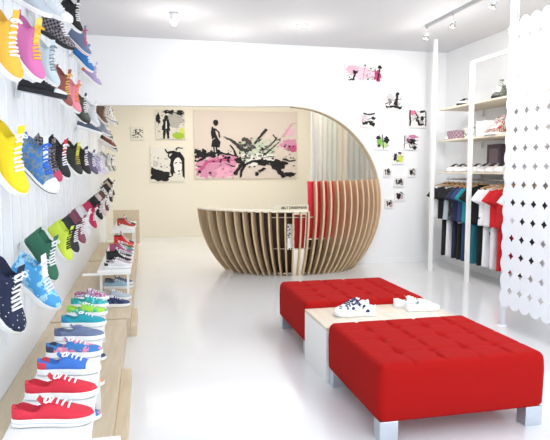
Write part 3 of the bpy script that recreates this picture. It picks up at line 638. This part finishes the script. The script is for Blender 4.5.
# ------------------------------------------------------------------ display benches along the left wall
def bench(label, y0, y1, xr, ledge=None, marks=False):
    t = thing('display_plinth', label, 'plinth', ((XL + xr) / 2, (y0 + y1) / 2, 0), group='low birch plinths on the left'); cx_, cy_ = (XL + xr) / 2, (y0 + y1) / 2
    MB().box((XL + .002 - cx_, y0 - cy_, 0), (xr - cx_, y1 - cy_, .18)).build('body', BIRCH, t, bevel=.003)
    if ledge:
        xe, ye = ledge; MB().box((xr - cx_ + .001, y0 - cy_, 0), (xe - cx_, ye - cy_, .10)).build('ledge', wood('birch ledge', '#cdbb9c', '#d8c8ab'), t, bevel=.002)
    return t
bench('pale birch plinth nearest the camera under the front shoe rack', 1.4, 5.25, -.20, (-.13, 4.15))
bench('pale birch plinth under the middle shoe rack', 5.3, 8.7, -.17, (-.115, 6.0))
b3 = bench('pale birch plinth at the far end by the back room', 8.78, 11.0, -.17)
def rack(label, x0a, x0b, y0, z0, x1a, x1b, y1, z1, legs, wide=.0, wl=.03):
    t = thing('shoe_rack', label, 'rack', ((x0a + x0b) / 2, y0, 0), group='raised white shoe boards'); ox, oy = (x0a + x0b) / 2, y0; th = .028
    mb = MB(); vs = [(x0a - ox, 0, z0), (x0b - ox, 0, z0), (x1b - ox, y1 - oy, z1), (x1a - ox, y1 - oy, z1)]; vs = [(a, b, c - th) for a, b, c in vs] + vs
    mb.add(vs, [(0, 3, 2, 1), (4, 5, 6, 7), (0, 1, 5, 4), (1, 2, 6, 5), (2, 3, 7, 6), (3, 0, 4, 7)]).build('board', SHELFW, t, bevel=.002)
    MB().box((x0a - ox - wl, -.035, z0 - .045), (x0b - ox + wide, .03, z0 - th - .001)).build('cross_bar', SHELFW, t, bevel=.002)
    for f in legs:
        yy = (y1 - y0) * f; zz = z0 + (z1 - z0) * f - th - (.018 if f < .07 else 0); xa = x0a + (x1a - x0a) * f - ox; xb = x0b + (x1b - x0b) * f - ox
        for xx in (xa + .02, xb - .045): MB().box((xx, yy - .012, .18), (xx + .025, yy + .012, zz)).build('leg', SHELFW, t)
    return t
rack('front white shoe board sloping away, nearest the camera', -.46, -.19, 1.84, .70, -.58, -.33, 4.72, .50, (.06, .5, .95), .09)
rack('middle white shoe board with a pile of shoes on it', -.535, -.185, 6.3, .455, -.535, -.185, 8.55, .455, (.03, .97), .0, .15)
r3 = rack('far white shoe board at the end by the back room', -.535, -.19, 9.1, .60, -.535, -.19, 10.6, .60, (.05, .95))
bp_ = thing('back_board', 'pale birch upright board behind shoes at the far end', 'board', (-.3, 10.7, .18)); MB().box((-.3, 0, 0), (.16, .03, .62)).build('panel', BIRCH, bp_)
MB().box((-.3, .03, 0), (-.27, .15, .55)).build('brace', BIRCH, bp_); MB().box((.13, .03, 0), (.16, .15, .55)).build('brace', BIRCH, bp_)

def rack_pt(py):    # y on the sloping front board at image row py
    for i in range(400):
        y = 1.86 + i * .0075; k = (y - 1.84) / 2.88; z = .70 - .2 * k; x = -.325 - .13 * k
        d = Vector((x, y, z + .03)) - Vector((0, 0, EYE)); row = 220 - F * d.dot(upv) / d.dot(fwd)
        if row <= py: return x, y, z
    return x, y, z
SL = math.atan(.2 / 2.88)
front = [
 ('red canvas sneaker with white bow laces, nearest on the front board', 414, '#d5283e', dict(stripe='#c8ccd2')),
 ('plain red sneaker second from the camera on the front board', 389, '#d8263c', {}),
 ('royal blue sneaker with red heel on the front board', 366, '#3f78cf', dict(accent='#e04050', cap='#f2f2f0')),
 ('pink and blue printed sneaker on the front board', 350, multi, dict(accent='#3c3f58')),
 ('grey-blue slip-on shoe with darker toe on the front board', 334, '#6d7a9a', dict(kind='slip', accent='#5a6684')),
 ('teal sneaker on the front board beyond the grey slip-on', 321, '#1f9fae', dict(accent='#2a86b8')),
 ('lime and teal printed sneaker on the front board', 311, neon, {}),
 ('mint green printed sneaker on the front board, past the lime one', 303, teal2, {}),
 ('purple floral sneaker at the far end of the front board', 296, floral, {}),
]
for lab, py, up_, kw in front:
    x, y, z = rack_pt(py); kw = dict(kw); kind = kw.pop('kind', 'low')
    shoe(lab, kind, (x - .122, y, z + .006), (0, 0, math.radians(-6)), up_, group='shoes on the front rack', lining='#a9adb2', scale=.93, **kw)
# lower tier on the plinth
low = [('navy printed sneaker on the plinth below the middle board end', 111, 296, patterned('navy print', ['#1c2148', '#3a4a80'], 'noise', 40), .18), ('pale blue-grey sneaker on the plinth under the middle board', 114, 288, '#b4c0cc', .18),
       ('light blue shoe on the plinth under the middle board, farther back', 117, 281, '#9fc0d8', .18), ('dark grey striped shoe on the plinth under the middle board', 113, 283, '#5d6a80', .18)]
def on_z(px, py, z): d = ray(px, py); return Vector((0, 0, EYE)) + d * ((z - EYE) / d.z)
for i, (lab, px, py, up_, z) in enumerate(low):
    p = on_z(px, py + 5, z); p.y = (5.80, 6.10, 6.68, 6.90)[i]; shoe(lab, 'low', (-.50, p.y, z + .001), (0, 0, math.radians(-5)), up_, group='shoes on the lower tier', scale=1.12)
for i, (c, lab) in enumerate((('#3a78c8', 'blue shoe on the plinth right under the front board, nearest'), ('#3fa86a', 'green shoe on the plinth below the front board'), (multi, 'printed shoe on plinth below the front board, past the green one'), ('#e8a070', 'peach shoe on the plinth below the front board'), ('#29406e', 'navy shoe farthest on the plinth below the front board'))):
    shoe(lab, 'low', (-.50 - .02 * i, 2.15 + .5 * i, .181), (0, 0, 0), c, group='shoes on the lower tier', scale=.95)
mid = [('white and black sneaker at the near end of the middle board', 'low', 101, 262, '#e3e1e4', {'accent': K1}), ('grey and black sneaker at the near right of the middle board', 'low', 117, 265, '#b7a9b2', {'accent': K1}),
       ('black high-top with white stripe, left on the middle board', 'high', 98, 253, K1, {}), ('pale pink sneaker on the middle board', 'low', 116, 257, '#d9c4cc', {}),
       ('black sneaker in the centre of the middle board', 'low', 106, 250, K1, {}), ('grey printed sneaker on the middle board right side', 'low', 120, 250, greyp, {}),
       ('mauve pink high-top on the middle board', 'high', 104, 244, '#b0567c', {}), ('slate blue sneaker on the middle board', 'low', 118, 245, '#58748f', {}),
       ('teal green sneaker on the middle board', 'low', 117, 240, '#3f9a80', {}), ('brown sneaker on the middle board, left side', 'low', 104, 239, '#6e4a3a', {}),
       ('orange sneaker towards the far end of the middle board', 'low', 119, 236.5, '#d4713a', {}), ('bright red high-top standing at the far end of the middle board', 'high', 116, 234.5, '#d82a2a', {}),
       ('black high-top at the far left end of the middle board', 'high', 109, 235, '#23201f', {})]
for i, (lab, kind, px, py, up_, kw) in enumerate(mid):
    p = on_z(px, py + 3, .456); yy = 6.45 + i * .163; sl = (i % 2)
    shoe(lab, kind, (-.52 + (.05 if not sl else .06), yy, .457), (0, 0, math.radians(random.uniform(-12, 4))), up_, group='shoes on the middle rack', **kw)
far_ = [('white shoe with dark laces, left on the far board', 'low', '#e8e6e0', -.52, {'laces': K1}), ('red high-top on the far board', 'high', '#b83a34', -.47, {}), ('black high-top on the far board beside the red one', 'high', '#2c2a28', -.46, {}), ('brown sneaker at the right of the far board', 'low', '#5b4a34', -.47, {})]
for i, (lab, kind, c, x, kw) in enumerate(far_): shoe(lab, kind, (x, 9.2 + i * .2, .602), (0, 0, math.radians(-6)), c, group='shoes on the far rack', **kw)

# shoes on the low table
navyw = patterned('white with navy marks', ['#26305e', '#f2f4fa', '#ffffff'], 'voronoi', 26); navyw.node_tree.nodes['Color Ramp'].color_ramp.elements[1].position = .34
shoe('white sneaker with navy print, front of the left pair on the table', 'low', (1.73, 4.06, .411), (0, 0, math.radians(172)), navyw, laces='#26305e', group='white sneakers on the low table', lining='#20264a', scale=1.14)
shoe('white sneaker with navy print, back of the left pair on the table', 'low', (1.74, 4.24, .411), (0, 0, math.radians(198)), navyw, laces='#26305e', group='white sneakers on the low table', lining='#20264a', scale=1.14)
wg = patterned('white with green marks', ['#8aa79c', '#f4f5f5', '#ffffff'], 'voronoi', 22); wg.node_tree.nodes['Color Ramp'].color_ramp.elements[1].position = .18
shoe('white sneaker pointing right, back of the right pair on the table', 'low', (1.98, 4.27, .411), (0, 0, math.radians(-14)), wg, laces='#ffffff', group='white sneakers on the low table', lining='#9fb3ac')
shoe('white sneaker pointing right, front of the right pair on the table', 'low', (2.02, 4.13, .411), (0, 0, math.radians(-4)), wg, laces='#ffffff', group='white sneakers on the low table', lining='#9fb3ac')

# ------------------------------------------------------------------ shelving and clothes on the right wall
fr = thing('shelf_frame', 'white post frame carrying the shelves on the right', 'frame', (4.27, 6.0, 0))
for xx, yy, zz in ((-.07, 7.79, ZC), (0, 6.9, 2.98), (0, 4.9, 2.98)): MB().box((xx - .025, yy - 6.0 - .025, 0), (xx + .025, yy - 6.0 + .025, zz)).build('post', SHELFW, fr, bevel=.002)
MB().box((-.02, -1.1, 2.94), (.02, .9, 2.98)).build('top_rail', SHELFW, fr)
SHW = wood('pale shelf wood', '#e2d6bf', '#ebe1cd')
for z, lab in ((2.44, 'top pale shelf on the right with two shoes'), (1.98, 'middle pale shelf on the right with patterned shoe boxes'), (1.51, 'lowest pale shelf on the right with a row of white sneakers')):
    s = thing('wall_shelf', lab, 'shelf', (4.56, 6.3, z), group='shelves on the right wall')
    MB().box((-.27, -1.6, -.025), (.285, 1.49, 0)).build('board', SHW, s, bevel=.002)
    for yy in (-1.3, 0, 1.2): MB().box((.26, yy, -.12), (.285, yy + .02, -.025)).build('bracket', SHELFW, s)
shoe('white sneaker with black sole on the top right shelf', 'low', (4.62, 7.52, 2.441), (0, 0, math.radians(215)), '#eceaea', sole=K1, laces=K1, group='shoes on the right shelves', scale=1.25)
shoe('grey printed high-top with black sole on the top right shelf', 'high', (4.60, 6.66, 2.441), (0, 0, math.radians(215)), camo, sole=K1, group='shoes on the right shelves', scale=1.25)
def box_pile(lab, x, y, z, w_, d_, h, m, n_=1):
    for i in range(n_):
        t = thing('shoe_box', lab[i] if n_ > 1 else lab, 'box', (x, y, z + i * h), (0, 0, random.uniform(-.03, .03)), 'boxes on the middle right shelf')
        MB().box((-w_ / 2, -d_ / 2, 0), (w_ / 2, d_ / 2, h * .70)).build('base', m, t, bevel=.002)
        MB().box((-w_ / 2 - .003, -d_ / 2 - .003, h * .70), (w_ / 2 + .003, d_ / 2 + .003, h * .99)).build('lid', m, t, bevel=.002)
box_pile('mauve plaid shoe box on the middle right shelf', 4.46, 7.46, 1.981, .3, .25, .12, patterned('mauve plaid', ['#8c6f80', '#6b4c60', '#b79aa6'], 'checker', 30))
box_pile('green dotted shoe box on the middle right shelf behind the post', 4.46, 7.02, 1.981, .3, .22, .15, patterned('green dots', ['#7a8078', '#e4e6dc', '#dfe0d4'], 'voronoi', 22))
box_pile(['white shoe box at the bottom of the pale stack, middle shelf', 'white shoe box second from bottom of the pale stack', 'white shoe box third in the pale stack on the middle shelf', 'white shoe box on top of the pale stack, middle shelf'], 4.46, 6.74, 1.981, .3, .2, .05, SHELFW, 4)
fl2 = patterned('red floral', ['#a8444c', '#cdbcae', '#57563f'], 'noise', 30)
shoe('red floral high-top on the middle right shelf, front', 'high', (4.56, 6.47, 1.981), (0, 0, math.radians(190)), fl2, group='shoes on the right shelves', scale=1.2)
shoe('red floral high-top on the middle right shelf, behind its twin', 'high', (4.60, 6.62, 1.981), (0, 0, math.radians(190)), fl2, group='shoes on the right shelves', scale=1.2)
shoe('pale pink sneaker beside the mauve box on the middle right shelf', 'low', (4.55, 7.70, 1.981), (0, 0, math.radians(205)), patterned('pink speck', ['#cfaeb6', '#efe9e8', '#ffffff'], 'noise', 40), group='shoes on the right shelves')
for i in range(7):
    y = 7.64 - i * .195
    ord_ = ['farthest left', 'second', 'third', 'fourth', 'fifth', 'sixth', 'rightmost'][i]
    shoe('%s white sneaker with black laces on the lowest right shelf' % ord_, 'low', (4.60, y, 1.511), (0, 0, math.radians(203)), ['#e9e7e6', '#dcd8d8', '#ece6e4', '#efefef', '#cfcdd0', '#e4dcd8', '#efefee'][i], laces=K1, accent=[K1, '#e9e7e6', '#55504f', K1, K1, '#7c5a58', K1][i], group='white sneakers on the lowest right shelf', lining='#3b3638', scale=1.2)
pb = thing('dark_poster_box', 'tall dark purple box standing behind the sneakers on the lowest shelf', 'box', (4.72, 6.98, 1.511)); MB().box((-.04, -.16, 0), (.04, .16, .38)).build('body', mat('plum', '#4d3b48', .5), pb, bevel=.003)
MB().box((-.042, -.10, .06), (-.0405, .10, .32)).build('label_panel', mat('plum light', '#7d6873', .5), pb)
def rail(lab, y0, y1, z, x):
    t = thing('clothes_rail', lab, 'rail', (x, (y0 + y1) / 2, z)); L = (y1 - y0) / 2
    MB().tube([(0, -L, 0), (0, L, 0)], .012, 12).build('bar', CHROME, t)
    for yy in (-L + .02, L - .02, 0): MB().box((0, yy - .008, -.008), (XR - x - .002, yy + .008, .008)).build('bracket', CHROME, t)
RX = 4.51
rail('chrome rail for shirts under the lowest shelf', 5.0, 7.9, 1.40, RX); rail('chrome rail for trousers below the shirts', 5.0, 7.9, .79, RX + .02)
# hanger (bent wooden bar and hook), neck at origin of the rail
hb = MB(); rg = []
for i in range(17):
    x = -.2 + .4 * i / 16; z = -.075 - .055 * (abs(x) / .2) ** 1.3; rg.append([(x, -.008, z), (x, .008, z), (x, .008, z + .024 - .008 * abs(x) / .2), (x, -.008, z + .024 - .008 * abs(x) / .2)])
hb.loft(rg, smooth=False); HB = hb.mesh('bar', HANGW)
hk = MB(); hk.tube([(0, 0, -.055)] + [(.018 * math.sin(a) , 0, -.0 + .014 * math.cos(a) - .0) for a in [PI * 1.0 - i * PI * 1.35 / 8 for i in range(9)]], .0025, 6); HK = hk.mesh('hook', CHROME)
def shirt_mesh(seed, length=.53, wid=.30):
    rnd = random.Random(seed); mb = MB(); rings = []; N = 28; ph = rnd.uniform(0, 6)
    for i in range(21):
        t_ = i / 20; z = -.085 - length * t_
        if t_ < .09: w_ = .09 + (wid - .10 - .09) * (t_ / .09) ** .7
        else: w_ = wid - .10 + .02 * t_
        d_ = .026 + .016 * t_; ring = []
        for k in range(N):
            a = 2 * PI * k / N; fold = 1 + (.28 * math.sin(a * 5 + ph) + .2 * math.sin(a * 8 + 2 * ph)) * t_
            ring.append((w_ * math.cos(a) * (1 + .02 * math.sin(ph + t_ * 5)), d_ * math.sin(a) * fold, z - .015 * (abs(math.cos(a)) if t_ < .1 else 0)))
        rings.append(ring)
    mb.loft(rings); return mb
def sleeve(side, wid=.30):
    mb = MB(); rings = []
    p = Vector((side * .90, 0, .44))
    for i in range(7):
        t_ = i / 6; c = Vector((side * (wid - .125 + .085 * t_), 0, -.155 - .15 * t_)); ring = []; hw = .052 + .020 * t_
        for k in range(14):
            a = 2 * PI * k / 14; ring.append(tuple(c + p * hw * math.cos(a) + Vector((0, (.024 + .008 * t_) * math.sin(a), 0))))
        rings.append(ring)
    mb.loft(rings); return mb
SH = [shirt_mesh(s).mesh('body', WHITE) for s in (1, 2, 3)]; SLV = {s: sleeve(s).mesh('sleeve', WHITE) for s in (-1, 1)}
cl = MB(); cl.tube([(.075 * math.cos(a), .03 * math.sin(a), -.088 + .012 * abs(math.cos(a))) for a in [2 * PI * k / 16 for k in range(17)]], .007, 6); CLM = cl.mesh('collar', WHITE)
def trouser_mesh(seed):
    rnd = random.Random(seed); mb = MB()
    for side in (-1, 1):
        rings = []
        for i in range(13):
            t_ = i / 12; z = -.03 - .53 * t_; cx_ = side * (.06 + .025 * t_); w_ = .078 - .02 * t_; d_ = .038
            rings.append([(cx_ + w_ * math.cos(a), d_ * math.sin(a) * (1 + .2 * math.sin(3 * a + seed + 3 * t_)), z) for a in [2 * PI * k / 16 for k in range(16)]])
        mb.loft(rings)
    return mb
TR = [trouser_mesh(s).mesh('legs', WHITE) for s in (1, 2)]
wb = MB(); wb.loft([[(.135 * math.cos(a), .04 * math.sin(a), z) for a in [2 * PI * k / 20 for k in range(20)]] for z in (-.01, -.05, -.10, -.14)]); WB = wb.mesh('waistband', WHITE)
def opart(name, me, c, parent): 
    o = part(name, me, [c if isinstance(c, bpy.types.Material) else mat('cloth ' + c, c, .85)], parent); return o
wprint = patterned('white tee print', ['#1a1a1a', '#f1f1f2', '#f6f6f6'], 'noise', 9); e = wprint.node_tree.nodes['Color Ramp'].color_ramp.elements; e[1].position = .40
bwfl = patterned('black white floral', ['#f0f0f0', '#1a1a1c', '#f0f0f0'], 'noise', 14)
tees = [('white and black raglan tee at the far left of the rail', 7.86, '#e8e8ea', K1), ('black tee second from the left on the rail', 7.72, '#1b1b1e', '#1b1b1e'), ('pale blue-grey tee with black sleeves on the rail', 7.56, '#b7c4cc', K1), ('black tee with grey pattern behind the navy ones', 7.43, patterned('dark tee', ['#202228', '#565a62'], 'noise', 14), K1),
        ('dark navy tee in the left half of the rail', 7.30, '#232a48', '#232a48'), ('royal navy tee beside the teal one', 7.17, '#2c4274', '#2c4274'), ('teal tee on the rail left of the middle post', 7.05, '#1f8a94', '#1f8a94'), ('black long tee right behind the middle post', 7.0 - .06, '#151518', '#151518'),
        ('white tee with black print right of the middle post', 6.64, wprint, '#f2f2f3'), ('plain white tee between the printed white and the red tee', 6.52, '#eeeef0', '#eeeef0'), ('bright red tee on the rail beside the circle screen', 6.38, '#cf1a20', '#cf1a20'), ('second red tee partly behind the circle screen', 6.25, '#c2181e', '#c2181e'), ('white tee mostly covered by the circle screen', 6.05, '#ececee', '#ececee'), ('black tee nearest the camera behind the screen', 5.85, '#1b1b1e', '#1b1b1e')]
for i, (lab, y, c, sc_) in enumerate(tees):
    rz = math.radians([4, 0, 5, -2][i % 4] - 38)
    h = thing('clothes_hanger', 'wooden hanger carrying the ' + lab.split(' on ')[0].split(' at ')[0].split(' behind')[0].split(' beside')[0], 'hanger', (RX, y, 1.41), (0, 0, rz), 'wooden hangers on the rail')
    put('bar', HB, h); put('hook', HK, h)
    s = thing('t_shirt', lab, 't-shirt', (RX, y, 1.41), (0, 0, rz), 'tees on the rail')
    opart('body', SH[i % 3], c, s); opart('sleeve', SLV[-1], sc_, s); opart('sleeve', SLV[1], sc_, s); opart('collar', CLM, sc_, s)
trs = [('black trousers at the far left below the tees', 7.82, '#1c1c20'), ('white trousers with patterned waist, second from left on low rail', 7.67, '#e6e6ea'), ('dark indigo jeans low on the rail', 7.52, '#20263a'), ('black trousers with patterned waist beside the indigo jeans', 7.38, '#17171a'), ('blue jeans low under the navy tee', 7.24, '#2a3f66'), ('teal leggings low under the teal tee', 7.02, '#1f6f7c'), ('long black trousers at the middle post', 6.86, '#121215'),
       ('white trousers with black flower waist under the white tee', 6.72, '#ececf0'), ('white trousers with patterned waist next to the red ones', 6.56, '#e8e8ec'), ('red trousers under the bright red tee', 6.41, '#c9181f'), ('dark red trousers beside the screen, low rail', 6.26, '#b5151b'), ('black trousers low behind the screen', 6.02, '#17171a')]
for i, (lab, y, c) in enumerate(trs):
    t = thing('trousers', lab, 'trousers', (RX + .02, y, .795), (0, 0, math.radians([5, -4, 3][i % 3])), 'trousers on the lower rail')
    opart('legs', TR[i % 2], c, t); opart('waistband', WB, bwfl if 'flower' in lab or 'patterned' in lab else c, t)

# ------------------------------------------------------------------ pole and screen of linked discs
SX = 3.36
pl_ = thing('screen_post', 'slim white floor-to-ceiling post at the edge of the circle screen', 'post', (SX + .075, 4.88, 0))
MB().cyl((0, 0), .028, .008, ZC, 20).build('tube', PAPER, pl_); MB().cyl((0, 0), .05, 0, .008, 20).build('foot', PAPER, pl_)
scn = thing('disc_screen', 'hanging room divider of linked white discs on the right', 'screen', (SX, 4.0, 0))
mb = MB(); PY, PZ, RD = .146, .169, .0855
rows_ = 16; cols_ = 14
for cI in range(cols_):
    for rI in range(rows_):
        y = 4.755 - 4.0 - PY * cI; z = .305 + PZ * rI
        xo = .0012 * ((cI + rI) % 2) + .0006 * (rI % 2); N = 22
        ring = [(y + RD * math.cos(2 * PI * k / N) * .98, z + RD * math.sin(2 * PI * k / N) * 1.08) for k in range(N)]
        mb.prism(ring, -.0015 + xo, .0 + xo, axis='x')
mb.build('disc_sheet', PAPER, scn)
MB().tube([(0, .85, 2.86), (0, -1.25, 2.86)], .01, 10).build('rail', PAPER, scn)
for yy in (.7, -.2, -1.1): MB().tube([(0, yy, 2.86), (0, yy, ZC)], .003, 6).build('wire', PAPER, scn)
